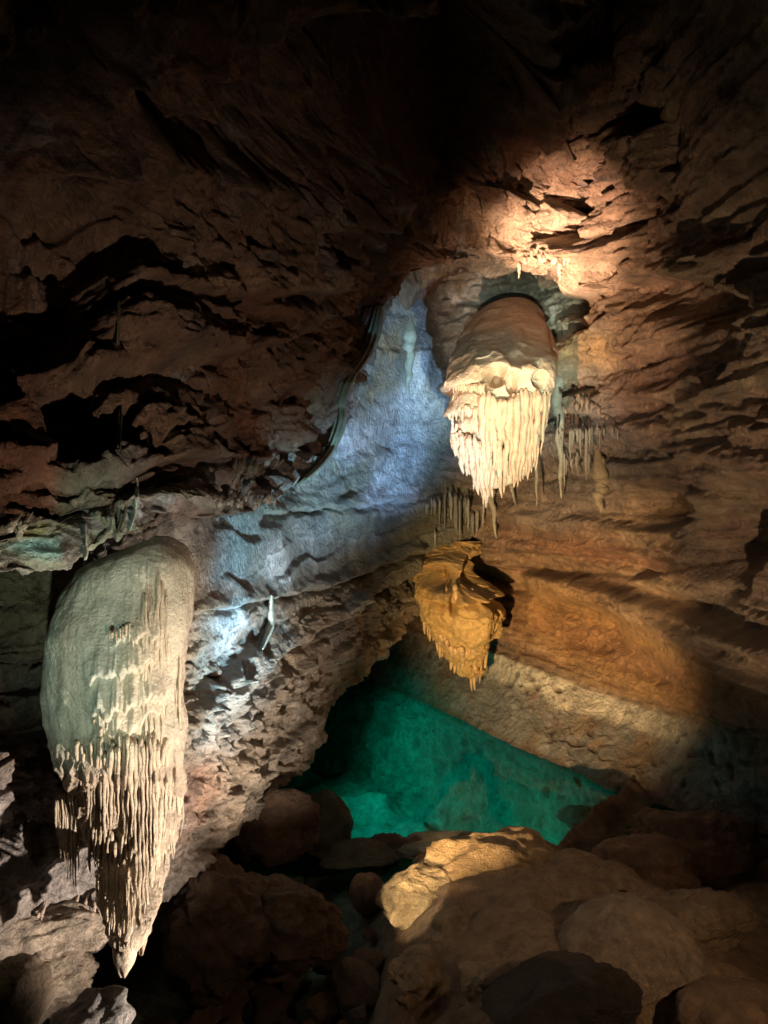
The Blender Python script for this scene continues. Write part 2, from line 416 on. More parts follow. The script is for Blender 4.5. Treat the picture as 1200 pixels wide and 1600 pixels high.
    col = mix(col, TAN*1.3, blob(px, py, 1100, 925, 160, 16, .22)*.8)
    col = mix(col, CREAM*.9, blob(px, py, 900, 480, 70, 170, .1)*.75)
    col = mix(col, OCHRE*1.3, blob(px, py, 935, 545, 40, 30)*.6)
    col = mix(col, GREY*.9, blob(px, py, 920, 700, 90, 70)*.7)
    col = mix(col, GREY*.8, blob(px, py, 860, 780, 90, 50)*.6)
    seam = blob(px, py, 690, 600, 90, 260)
    col = mix(col, base_colour(G, 2, GREY*1.0, np.array([.36, .36, .29]), TAN, .45), seam*.85)
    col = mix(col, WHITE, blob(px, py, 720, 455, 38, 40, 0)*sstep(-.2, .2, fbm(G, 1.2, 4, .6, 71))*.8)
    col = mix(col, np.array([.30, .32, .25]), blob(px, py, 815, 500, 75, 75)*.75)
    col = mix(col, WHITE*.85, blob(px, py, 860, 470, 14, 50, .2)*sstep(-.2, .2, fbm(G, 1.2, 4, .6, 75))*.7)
    # water-worn slope: tan brown, with a pale band at its top and a dark tide line
    lowc = base_colour(G, 62, GREY*.82, TAN*.62, BROWN*1.3, .6)
    col = mix(col, lowc, lower)
    band = (sstep(-2, 10, py-ly+6*fbm(G, 1.2, 3, .5, 3)))*(1-sstep(34, 52, py-ly+16*fbm(G, 1.0, 4, .6, 5)))
    bx = sstep(730, 790, px)*(1-sstep(950, 1150, px))
    col = mix(col, WHITE*np.array([.98, .90, .76]), band*bx*.85)
    col = mix(col, DARK*1.6, np.clip(pit*lower*1.2, 0, 1)*.8*blob(px, py, 920, 1100, 330, 95, .38))
    tide = np.exp(-((py-wl+6)/7.0)**2)
    col = mix(col, BROWN*.8, tide*.7)
    col = mix(col, np.array([.14, .22, .18]), sstep(2, 8, py-wl))
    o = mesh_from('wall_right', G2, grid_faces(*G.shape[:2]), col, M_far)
    props(o, kind='structure')
    return G2
WR = build_wall_right()

# ================================================================== upper left mass and ceiling
def build_ceiling():
    cols = [-260, -60, 70, 180, 260, 350, 430, 490, 535, 570, 605, 680, 760, 830, 905, 960]
    rim  = [960, 930, 900, 868, 838, 812, 790, 740, 660, 575, 500, 425, 416, 420, 430, 380]
    drim = [5.2, 5.9, 6.5, 7.1, 7.7, 9.3, 11.3, 13.2, 14.8, 16.0, 16.8, 17.4, 17.7, 18.0, 18.6, 19.0]
    rows = []
    R = [P(a, b, d) for a, b, d in zip(cols, rim, drim)]
    rows.append([r+np.array([-1.2, 5.0, 1.6]) for r in R])
    rows.append([r+np.array([-.6, 2.4, .8]) for r in R])
    rows.append([r+np.array([-.1, .6, .12]) for r in R])
    rows.append(R)
    m1 = [840, 810, 785, 755, 730, 705, 680, 630, 560, 490, 430, 380, 370, 372, 378, 330]
    d1 = [5.2, 5.9, 6.4, 7.0, 7.6, 9.1, 11.1, 13.0, 14.5, 15.6, 16.4, 17.0, 17.3, 17.6, 18.0, 18.2]
    rows.append([P(a, b, d) for a, b, d in zip(cols, m1, d1)])
    m2 = [600, 590, 575, 560, 550, 540, 525, 500, 450, 400, 360, 325, 315, 315, 320, 270]
    d2 = [6.4, 7.0, 7.5, 8.1, 8.7, 9.9, 11.4, 12.9, 14.0, 14.8, 15.4, 16.0, 16.4, 16.9, 17.4, 17.6]
    rows.append([P(a, b, d) for a, b, d in zip(cols, m2, d2)])
    m3 = [380, 370, 360, 350, 345, 340, 335, 320, 300, 280, 265, 250, 245, 240, 235, 200]
    d3 = [7.0, 7.6, 8.1, 8.7, 9.2, 10.1, 11.0, 12.0, 12.8, 13.4, 14.0, 14.8, 15.4, 16.0, 16.6, 16.8]
    rows.append([P(a, b, d) for a, b, d in zip(cols, m3, d3)])
    rows.append([P(a, 150, d) for a, d in zip(cols, [6.5, 7, 7.5, 8, 8.4, 9, 9.6, 10.2, 10.8, 11.3, 11.8, 12.5, 13.2, 13.8, 14.4, 14.6])])
    rows.append([P(a, -60, d) for a, d in zip(cols, [5.5, 6, 6.4, 6.8, 7, 7.4, 7.8, 8.2, 8.6, 9, 9.4, 9.8, 10.3, 10.8, 11.4, 11.6])])
    rows.append([P(a, -500, d) for a, d in zip(cols, [3.8]*5+[4.2]*5+[4.8]*6)])
    rows.append([np.array([x*1.3/600*6, -3.0, 5.6]) for x in [c-600 for c in cols]])
    G = surface(rows, 820, 760); n = normals(G)
    px, py = proj(G); dist = np.clip(G[..., 1]/12.0, .3, 1.6)
    rimy = poly_y(px, list(zip(cols, rim)))
    vis = (G[..., 1] > .5)
    nearrim = np.exp(-((rimy-py)/45.0)**2)
    d = .8*fbm(G, .22, 3, .5, 33)
    top = 1-sstep(200, 520, py)
    d += top*1.0*(ridged(G, .28, 3, .5, 91)-.35)
    d += bedding(G, (-.20, .12, 1), .75, .20, 31, .35, .6, .3)*dist**.5*(1-.5*nearrim)
    d += bedding(G, (-.24, .1, 1), .24, .06, 37, .6, .6, .35)*(1-.5*nearrim)
    w3 = np.array([.75, .75, 1.3])
    d += .40*facets(G*w3, .55, 3)*(1-.6*nearrim)*(.5+.5*dist)+.22*facets(G*w3, 1.5, 8)+.07*facets(G*w3, 4.5, 5)
    d += .12*ridged(G, 1.3, 5, .62, 6)-.09
    d += .08*fbm(G, 4.5, 4, .65, 14)
    def ledge_line(pts, wdt, amp, back=2.5, nz=12):
        e = poly_y(px, pts)+nz*fbm(G, .9, 3, .5, 7+pts[0][0])
        m = sstep(pts[0][0]-25, pts[0][0]+15, px)*(1-sstep(pts[-1][0]-15, pts[-1][0]+25, px))
        s = e-py                                 # above the line stands proud, below is undercut
        k = .5+.5*np.tanh(s/3.5)
        return m*amp*(k*np.exp(-(np.maximum(s, 0)/(wdt*back))**2) - (1-k)*np.exp(-(np.minimum(s, 0)/wdt)**2)*.8)*vis
    d += ledge_line([(-60, 600), (100, 590), (250, 560), (330, 560), (440, 535), (520, 500), (600, 470)], 22, .26)
    d += ledge_line([(150, 470), (260, 455), (400, 465), (520, 450), (640, 425), (740, 405)], 18, .26)
    d += ledge_line([(-50, 272), (90, 272), (190, 268)], 16, .5)
    d += ledge_line([(330, 235), (450, 225), (560, 250), (610, 260)], 16, .5)
    d += ledge_line([(500, 365), (580, 350), (700, 385), (800, 400)], 12, .4)
    d += ledge_line([(-60, 720), (150, 730), (300, 715), (430, 720)], 10, .2)
    d -= 1.1*blob(px, py, 60, 400, 130, 110)*vis
    d -= 2.6*blob(px, py, 720, 140, 110, 120)*vis
    d -= 1.2*blob(px, py, 380, 200, 170, 60, .3)*vis
    d -= .9*blob(px, py, 540, 120, 100, 90, .3)*vis
    # vertical seepage folds on the green-lit apron
    fold = np.sin(G[..., 0]*16+5*fbm(G, .4, 2, .5, 2))
    ap = blob(px, py, 150, 800, 190, 110)
    d += ap*.025*fold
    G2 = G+n*soften(d)[..., None]
    col = base_colour(G, 22, BROWN*.95, RED*.75, GREY*.8, .4)
    col = mix(col, DARK, sstep(.05, .4, fbm(G, .8, 5, .65, 81))*.7)
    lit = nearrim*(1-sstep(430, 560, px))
    col = mix(col, GREY*1.25, lit*.8)  # rim painted paler: its lit edge put into the colour
    gg = fbm(G*np.array([3, 3, .5]), .8, 3, .5, 5)
    col = mix(col, GREEN*1.1, blob(px, py, 110, 850, 150, 60, -.1)*sstep(-.4, .2, gg)*.8)  # greenish lamplight along the rim put into the colour
    col = mix(col, GREEN*.55, blob(px, py, 150, 740, 50, 110)*.8)
    col = mix(col, np.array([.30, .55, .52]), blob(px, py, 100, 862, 60, 18, -.15)*sstep(-.1, .25, fbm(G, 1.4, 3, .5, 64))*.8)  # cyan lamplight painted on in patches
    col = mix(col, np.array([.45, .45, .18]), blob(px, py, 120, 830, 60, 20)*sstep(0, .25, fbm(G, 1.8, 3, .5, 65))*.6)
    col = mix(col, np.array([.55, .58, .62]), blob(px, py, 260, 800, 120, 22, -.35)*.7)  # cool light on the rim painted as a pale blue band
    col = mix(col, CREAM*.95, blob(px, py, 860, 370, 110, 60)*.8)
    col = mix(col, TAN*1.1, blob(px, py, 400, 440, 110, 16)*.5)
    col = mix(col, RED*1.0, blob(px, py, 440, 640, 60, 50)*.6)
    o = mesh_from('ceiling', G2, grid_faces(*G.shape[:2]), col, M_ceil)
    props(o, kind='structure')
    return G2
CE = build_ceiling()

# the rest of the chamber, behind and beside the viewpoint
def build_chamber_back():
    rows = []
    for z in (6.2, 3.5, 0, -3.5, -7):
        r = []
        for a in np.linspace(-1.15*math.pi, .15*math.pi, 9):
            rad = 7.5 if abs(z) < 5 else 6.5
            r.append(np.array([math.cos(a)*rad*1.0, math.sin(a)*rad*.9, z]))
        rows.append(r)
    G = surface(rows, 90, 260); n = normals(G)
    d = .5*fbm(G, .4, 4, .5, 3)+bedding(G, (.1, .1, 1), .7, .4, 2)
    col = base_colour(G, 5, BROWN, GREY, TAN*.7)
    o = mesh_from('wall_near', G+n*d[..., None], grid_faces(*G.shape[:2]), col, M_near)
    props(o, kind='structure')
build_chamber_back()

# ================================================================== floor and pool bed as one sheet
def floor_z(x, y):
    x = np.asarray(x, float); y = np.asarray(y, float)
    # shoreline distance
    shore = np.interp(x, [-6, -2.2, -.7, 1.2, 3.0, 4.0, 5.3, 9], [11.5, 13.2, 13.5, 13.0, 12.8, 14.1, 15.8, 17.5])
    s = y-shore
    z = np.where(s < 0, -5.98 - .55*(1-np.exp(s/1.0)) + .05*np.minimum(-s, 8), -6.0 - 2.9*(1-np.exp(-s/2.6)))
    z = z + 1.02*np.exp(-((x-2.3)/2.1)**4-((y-9.6)/2.4)**4)*(1+.12*perlin(np.stack([x*.9, y*.9, x*0], -1)))
    z = z - .55*np.exp(-((x+1.7)/1.3)**2-((y-9.5)/2.2)**2)
    z = z + .35*np.exp(-((x-6)/2.5)**2-((y-11)/4)**2)
    return z
def build_floor():
    nv, nu = 620, 640
    y = np.geomspace(.6, 36, nv)[:, None]*np.ones((1, nu)); t = np.linspace(-.95, .95, nu)[None]*np.ones((nv, 1))
    x = t*(y+1.5)
    z = floor_z(x, y); G = np.stack([x, y, z], -1)
    under = sstep(-.1, -.5, z+6.0) if False else 1-sstep(-6.6, -6.0, z)
    q = G*np.array([1, 1, 0])
    flow = blob(x, y, 3.2, 9.5, 3.0, 3.2)
    lump = .30*(1-np.abs(perlin(q*.7+4))*2)+.2*fbm(q, 1.3, 3, .5, 6)
    d = (1-under)*(1-flow*.75)*(lump*.55 + .16*ridged(q, 1.5, 4, .6, 3)) + .10*flow*fbm(q, .8, 2, .5, 2)+.16*flow*(1-under)*ridged(q+.3*fbm(q, 1, 2, .5, 8)[..., None], .7, 4, .5, 21)+.16*flow*(1-under)*soften(facets(q*np.array([1, 1.3, 1]), .9, 3, .5), 6)+.02*flow*fbm(q, 6, 4, .6, 2)
    # rounded knolls and hollows on the bed of the pool
    cell = np.maximum(0, 1-np.abs(perlin(q*.9+1))*2.4); dome = np.sqrt(np.clip(.5+fbm(q, .75, 2, .5, 15), 0, 1))
    d += under*(.7*fbm(q, .55, 4, .5, 15)+.28*ridged(q, .8, 3, .5, 5)-.35)
    G[..., 2] += d
    sh = np.interp(x, [-6, -2.2, -.7, 1.2, 3.0, 4.0, 5.3, 9], [11.5, 13.2, 13.5, 13.0, 12.8, 14.1, 15.8, 17.5])
    so = y-sh-.9
    lim = -6.15-.25*np.maximum(so, 0)+(.40*fbm(q, .9, 4, .55, 55)+.35*soften(facets(q, .8, 9, .6), 8)-.12)*sstep(.2, 1.5, so)
    lim = np.minimum(lim, -6.08)
    G[..., 2] = np.where(so > 0, np.minimum(G[..., 2], lim), G[..., 2])
    col = base_colour(G, 42, BROWN*.5, BROWN*.8, GREY*.4, .7)
    col = mix(col, np.array([.36, .26, .17]), flow*.85)
    col = mix(col, np.array([.20, .30, .25]), under)
    col = mix(col, DARK*.8, under*sstep(.22, .34, fbm(q, .7, 3, .5, 77))*.8)
    o = mesh_from('floor', G, grid_faces(nv, nu), col, M_floor)
    props(o, kind='structure')
build_floor()

# ================================================================== the water
def build_water():
    m = bpy.data.materials.new('clear_cave_water'); m.use_nodes = True
    nt = m.node_tree; N = nt.nodes; L = nt.links; N.remove(N['Principled BSDF'])
    out = N['Material Output']; tr = N.new('ShaderNodeBsdfTransparent'); tr.inputs[0].default_value = (.14, .78, .68, 1)
    gl = N.new('ShaderNodeBsdfGlossy'); gl.inputs['Roughness'].default_value = .02
    gl.inputs[0].default_value = (.7, .7, .7, 1)
    fr = N.new('ShaderNodeFresnel'); fr.inputs[0].default_value = 1.12
    mx = N.new('ShaderNodeMixShader')
    no = N.new('ShaderNodeTexNoise'); no.inputs['Scale'].default_value = 1.2; no.inputs['Detail'].default_value = 2
    tc = N.new('ShaderNodeTexCoord'); L.new(tc.outputs['Object'], no.inputs[0])
    bp = N.new('ShaderNodeBump'); bp.inputs['Distance'].default_value = .004; L.new(no.outputs[0], bp.inputs['Height'])
    L.new(bp.outputs[0], gl.inputs['Normal']); L.new(bp.outputs[0], fr.inputs['Normal'])
    L.new(fr.outputs[0], mx.inputs[0]); L.new(tr.outputs[0], mx.inputs[1]); L.new(gl.outputs[0], mx.inputs[2])
    L.new(mx.outputs[0], out.inputs['Surface'])
    V = [(-9, 12.2, -6), (16, 12.2, -6), (16, 34, -6), (-9, 34, -6)]
    o = mesh_from('water', V, [[0, 1, 2, 3]], None, m, smooth=False)
    props(o, kind='structure')
build_water()

# ================================================================== hanging formations
def jag(px, seed):
    """a ragged line: where one tier of a drapery ends and the next begins"""
    px = np.asarray(px, float); z = np.zeros_like(px)
    return 16*perlin(np.stack([px/17.0, z+seed*.37, z], -1))+8*perlin(np.stack([px/6.0, z+seed*.37, z], -1))
class Body:
    """a hanging mass given by level: py, left, right (photo pixels), depth m, half thickness m"""
    def __init__(s, lv):
        a = np.array(lv, float)
        pl = np.array([P(r[1], r[0], r[3]) for r in a]); pr = np.array([P(r[2], r[0], r[3]) for r in a])
        s.py = a[:, 0]; s.cx = (pl[:, 0]+pr[:, 0])/2; s.w = (pr[:, 0]-pl[:, 0])/2
        s.z = pl[:, 2]; s.y = a[:, 3]; s.b = a[:, 4]
    def at(s, py):
        k = np.interp(py, s.py, np.arange(len(s.py)))
        C4 = catmull(np.stack([s.cx, s.w, s.z, s.y, s.b], -1), 0, k.ravel())
        return [C4[:, q].reshape(np.shape(py)) for q in range(5)]
    def point(s, th, py, out=0.0):
        th = np.asarray(th, float); py = np.broadcast_to(np.asarray(py, float), th.shape)
        cx, w_, z, y, b = s.at(py)
        w_ = np.maximum(w_, .004)
        c, sn = np.cos(th), np.sin(th)
        p = np.stack([cx-(w_+out*.6)*c, y-(b+out)*sn, z], -1)
        return p
    def theta(s, px, py):
        cx, w_, z, y, b = s.at(np.asarray(py, float))
        X = (px-600)/F*(y-b*.7)
        return np.arccos(np.clip((cx-X)/np.maximum(w_, .01), -.97, .97))
    def mesh(s, name, nv, nu, disp, colf, mat, parent, zwarp=None):
        pys = np.linspace(s.py[0], s.py[-1], nv); th = np.linspace(0, 2*math.pi, nu, endpoint=False)
        TH, PY = np.meshgrid(th, pys)
        G = s.point(TH, PY)
        cx, w_, z, y, b = s.at(PY)
        n = np.stack([-np.cos(TH)*b, -np.sin(TH)*w_, np.zeros_like(TH)], -1)
        n /= np.maximum(np.linalg.norm(n, axis=-1, keepdims=True), 1e-6)
        px, py = proj(G)
        G2 = G+n*disp(G, px, PY, TH)[..., None]
        if zwarp is not None: G2[..., 2] -= zwarp(px, PY)/F*G2[..., 1]
        fc = grid_faces(nv, nu, True)
        V = G2.reshape(-1, 3); col = colf(G, px, PY).reshape(-1, 3)
        # caps as fans of quads
        V = np.vstack([V, G2[0].mean(0), G2[-1].mean(0)]); col = np.vstack([col, col[0], col[-1]])
        a = len(V)-2
        cap = [[i, (i+1) % nu, a, a] for i in range(nu)]
        o = mesh_from(name, V, fc, col, mat, parent)
        return o

def tube_set(name, paths, radii, col, mat, parent, sides=9, flat=None):
    """many tapering strands welded into one curtain mesh; paths (n, k, 3), radii (n, k)"""
    Vs, Fs, Cs = [], [], []; off = 0
    th = np.linspace(0, 2*math.pi, sides, endpoint=False)
    for pth, rd, cc in zip(paths, radii, col):
        k = len(pth)
        t = np.gradient(pth, axis=0); t /= np.maximum(np.linalg.norm(t, axis=1, keepdims=True), 1e-9)
        u = np.cross(t, np.array([0.0, 1, 0.02])); u /= np.maximum(np.linalg.norm(u, axis=1, keepdims=True), 1e-9)
        v = np.cross(t, u)
        R = pth[:, None]+rd[:, None, None]*(np.cos(th)[None, :, None]*u[:, None]+np.sin(th)[None, :, None]*v[:, None])
        Vs.append(R.reshape(-1, 3)); Fs.append(grid_faces(k, sides, True, off)); off += k*sides
        Cs.append(np.repeat(cc, sides, axis=0))
    return mesh_from(name, np.vstack(Vs), np.vstack(Fs), np.vstack(Cs), mat, parent)

def strand_profile(k, r0, tip=.12, bead=.18, seed=0):
    t = np.linspace(0, 1, k)
    r = r0*(tip+(1-tip)*(1-t**2.6)**.7)*sstep(-.06, .10, t)
    r = r*(1+bead*perlin(np.stack([t*9+seed, np.full(k, seed*1.3), np.zeros(k)], -1)))
    r[-1] = .0008
    return r

def curtain(body, name, parent, x0, x1, top, bot, n, r, out, colr, mat=None, jt=5, jb=14, colv=.12, lean=0.0, k=26, sub=1, seed=1):
    """flutes hanging against a body from line top(px) to line bot(px)"""
    rs = np.random.default_rng(seed); paths, radii, cols = [], [], []
    for i in range(n):
        px = x0+(x1-x0)*(i+.5+rs.uniform(-.3, .3))/n
        if callable(top): ya = float(top(px))+rs.uniform(-jt, jt); yb = ya+poly_y(px, bot)+rs.uniform(-jb, jb*.6)
        else: ya = poly_y(px, top)+rs.uniform(-jt, jt); yb = poly_y(px, bot)+rs.uniform(-jb, jb*.6)+jb*1.1*float(perlin(np.array([px/11.0, seed*1.7, 0])))
        if yb-ya < 6: continue
        ys = np.linspace(ya, yb, k)
        ymax = body.py[-1]-1
        px2 = px+lean*(ys-ya)
        th = body.theta(px2, np.minimum(ys, ymax))
        o_ = out*(sstep(0, .12, np.linspace(0, 1, k))*.9+.1)
        p = body.point(th, np.minimum(ys, ymax), o_)
        # keep the height of the strand itself
        p[:, 2] = (800-ys)/F*p[:, 1]
        X = (px2-600)/F*p[:, 1]; p[:, 0] = X
        j = rs.uniform(0, 50)
        q = np.stack([np.linspace(0, (yb-ya)/30, k)+j, np.full(k, j), np.zeros(k)], -1)
        p[:, 0] += perlin(q)*r*.9; p[:, 1] += perlin(q+9)*r*.8+rs.uniform(-1.2, 1.2)*r
        paths.append(p); radii.append(strand_profile(k, r*rs.uniform(.5, 1.35), bead=.30, seed=j))
        c = np.array(colr)*rs.uniform(1-colv, 1+colv)
        cols.append(np.tile(c, (k, 1)))
    return tube_set(name, paths, radii, cols, mat or M_flow, parent)

def empty(name, loc, label, cat, group=None):
    o = bpy.data.objects.new(name, None); C.objects.link(o); o.empty_display_size = .2
    return props(o, label, cat, group)

# ---- large flowstone drapery, left
def build_left_drapery():
    root = empty('flowstone_drapery', (0, 0, 0), 'tall pale green flowstone drapery with fluted curtains and a pointed tip at far left', 'flowstone')
    D = 7.7
    B = Body([(838, 238, 262, 8.0, .16), (850, 212, 278, 7.95, .34), (870, 165, 292, 7.9, .46), (895, 122, 300, 7.88, .53), (930, 98, 300, 7.85, .55),
              (980, 84, 297, 7.8, .58), (1040, 77, 290, 7.8, .58), (1100, 75, 287, 7.8, .56), (1150, 80, 286, 7.8, .50), (1190, 92, 286, 7.85, .42),
              (1230, 108, 282, 8.10, .22), (1290, 125, 276, 8.2, .15), (1340, 142, 262, 8.2, .14), (1380, 156, 246, 8.05, .15), (1420, 166, 234, 7.85, .15),
              (1455, 172, 226, 7.7, .20), (1480, 180, 214, 7.65, .15)])
    def disp(G, px, py, th):
        up = 1-sstep(1090, 1200, py)
        d = .10*fbm(G, 1.0, 3, .5, 3)+.05*fbm(G*np.array([1, 1, .5]), 3.2, 3, .5, 33)
        d += .003*perlin(np.stack([G[..., 0]*26, G[..., 0]*0, G[..., 2]*.9], -1))*1.6*sstep(860, 900, py)
        d += .007*fbm(G*np.array([6, 6, .7]), 1.4, 3, .5, 6)+.022*sstep(140, 230, px)*ridged(np.stack([px/9.0, py/160, 0*px], -1), 1.0, 3, .55, 4)+.03*fbm(G, 2.5, 3, .5, 61)
        # tiers stepping outwards on the right hand half
        for y0, xa, xb, a in ((985, 185, 250, .10), (1030, 150, 240, .12), (1082, 150, 250, .13), (1120, 140, 245, .08)):
            e = y0-.25*(px-200)+jag(px, y0)
            m = sstep(xa-25, xa+15, px)*(1-sstep(xb-10, xb+10, px))
            s = e-py
            k = .5+.5*np.tanh(s/3.5)
            fl = .5+.8*perlin(np.stack([px/3.2, 0*px+y0, py/90], -1))
            d += m*a*.8*(k*np.exp(-(s/34.0)**2)*(.75+.3*fl)-(1-k)*.2*np.exp(-(s/10.0)**2))
        low = 1-up
        d += low*.05*ridged(G, 3, 3, .6, 7)
        return d
    def colf(G, px, py):
        c = base_colour(G*np.array([2, 2, .6]), 8, np.array([.46, .46, .38]), np.array([.46, .42, .33]), np.array([.38, .40, .32]), .9)
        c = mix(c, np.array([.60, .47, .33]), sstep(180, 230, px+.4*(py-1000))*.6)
        c = mix(c, np.array([.36, .28, .20]), sstep(1120, 1200, py+30*fbm(G, 2, 2, .5, 3))*.8)  # lower body browner, with the shade behind the curtains put into the colour
        return c
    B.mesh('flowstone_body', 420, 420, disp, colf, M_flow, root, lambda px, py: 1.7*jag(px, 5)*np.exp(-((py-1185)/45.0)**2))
    CR = (.52, .42, .30)
    c = lambda nm, *a, **k: curtain(B, nm, root, *a, **k)
    c('curtain', 222, 284, [(220, 935), (250, 905), (285, 930)], [(220, 1130), (235, 1190), (284, 1230)], 11, .019, .075, CR, jt=26, jb=20, seed=2, k=50)
    for y0, xa, xb, ln, nn in ((985, 170, 236, 34, 13), (1030, 155, 240, 40, 16), (1082, 146, 244, 42, 19), (1120, 146, 240, 26, 16)):
        c('curtain', xa, xb, (lambda q, y0=y0: y0-.25*(q-200)+float(jag(q, y0))-10), [(xa, ln*.6), (xb, ln)], nn, .014, .05, CR, jt=3, jb=14, seed=int(y0))
    c('curtain', 148, 274, [(148, 1178), (185, 1150), (240, 1140), (274, 1160)], [(148, 1280), (165, 1310), (185, 1270), (210, 1320), (235, 1350), (274, 1300)], 21, .022, .16, CR, jt=8, jb=30, seed=6, k=50)
    c('curtain', 160, 262, [(160, 1200), (262, 1190)], [(160, 1300), (200, 1310), (235, 1340), (262, 1320)], 12, .018, .10, CR, jt=20, jb=30, seed=66, k=40)
    c('curtain', 82, 156, (lambda q: 1165+.18*(120-q)+float(jag(q, 77))), [(82, 26), (156, 70)], 17, .019, .06, CR, jt=8, jb=18, seed=71)
    c('curtain', 150, 284, (lambda q: 1150+float(jag(q, 78))), [(150, 60), (284, 70)], 16, .021, .10, CR, jt=12, jb=24, seed=72)
    c('curtain', 125, 170, [(125, 1205), (170, 1190)], [(125, 1260), (145, 1315), (170, 1310)], 11, .020, .20, CR, jt=5, jb=16, seed=16)
    c('curtain', 84, 108, [(84, 1180), (108, 1185)], [(84, 1200), (108, 1230)], 7, .014, .10, CR, jt=5, jb=10, seed=17)
    c('curtain', 86, 120, [(86, 1242), (120, 1235)], [(86, 1300), (105, 1385), (120, 1370)], 12, .014, .16, CR, jt=6, jb=14, lean=.02, seed=7, k=36)
    c('curtain', 232, 288, [(232, 1262), (260, 1225), (290, 1225)], [(232, 1400), (262, 1370), (290, 1270)], 15, .022, .10, CR, jt=14, jb=30, lean=-.03, seed=8, k=36)
    c('curtain', 198, 246, [(198, 1320), (246, 1310)], [(198, 1420), (230, 1440), (246, 1380)], 11, .022, .14, CR, jt=16, jb=26, seed=18, k=32)
    c('curtain', 148, 203, [(148, 1362), (203, 1348)], [(148, 1395), (175, 1415), (203, 1425)], 14, .015, .18, CR, jt=3, jb=12, seed=9)
    c('curtain', 158, 212, [(158, 1420), (180, 1405), (212, 1395)], [(158, 1425), (180, 1470), (212, 1445)], 15, .014, .16, CR, jt=4, jb=9, seed=10)
    c('curtain', 138, 222, (lambda q: 1292+float(jag(q, 91))), [(138, 60), (180, 110), (222, 90)], 15, .019, .10, CR, jt=14, jb=30, seed=91, k=34)
    T = Body([(1435, 196, 206, 7.66, .05), (1455, 184, 213, 7.6, .10), (1480, 179, 215, 7.58, .11), (1500, 180, 213, 7.57, .09), (1515, 184, 204, 7.57, .06), (1527, 190, 196, 7.57, .01)])
    dd = lambda G, px, py, th: .012*fbm(G, 5, 3, .5, 2)+.012*np.sin(th*3+1)*(py > 1440)
    T.mesh('tip', 60, 60, dd, lambda G, px, py: base_colour(G, 3, np.array([.62, .52, .40]), np.array([.55, .42, .30]), CREAM, 3), M_flow, root)
    T2 = Body([(1415, 214, 228, 7.8, .04), (1440, 212, 231, 7.78, .08), (1465, 215, 231, 7.78, .08), (1485, 218, 226, 7.78, .03), (1492, 219, 222, 7.78, .01)])
    T2.mesh('tip', 50, 50, dd, lambda G, px, py: base_colour(G, 3, np.array([.55, .44, .32]), np.array([.45, .32, .22]), CREAM, 3), M_flow, root)
build_left_drapery()

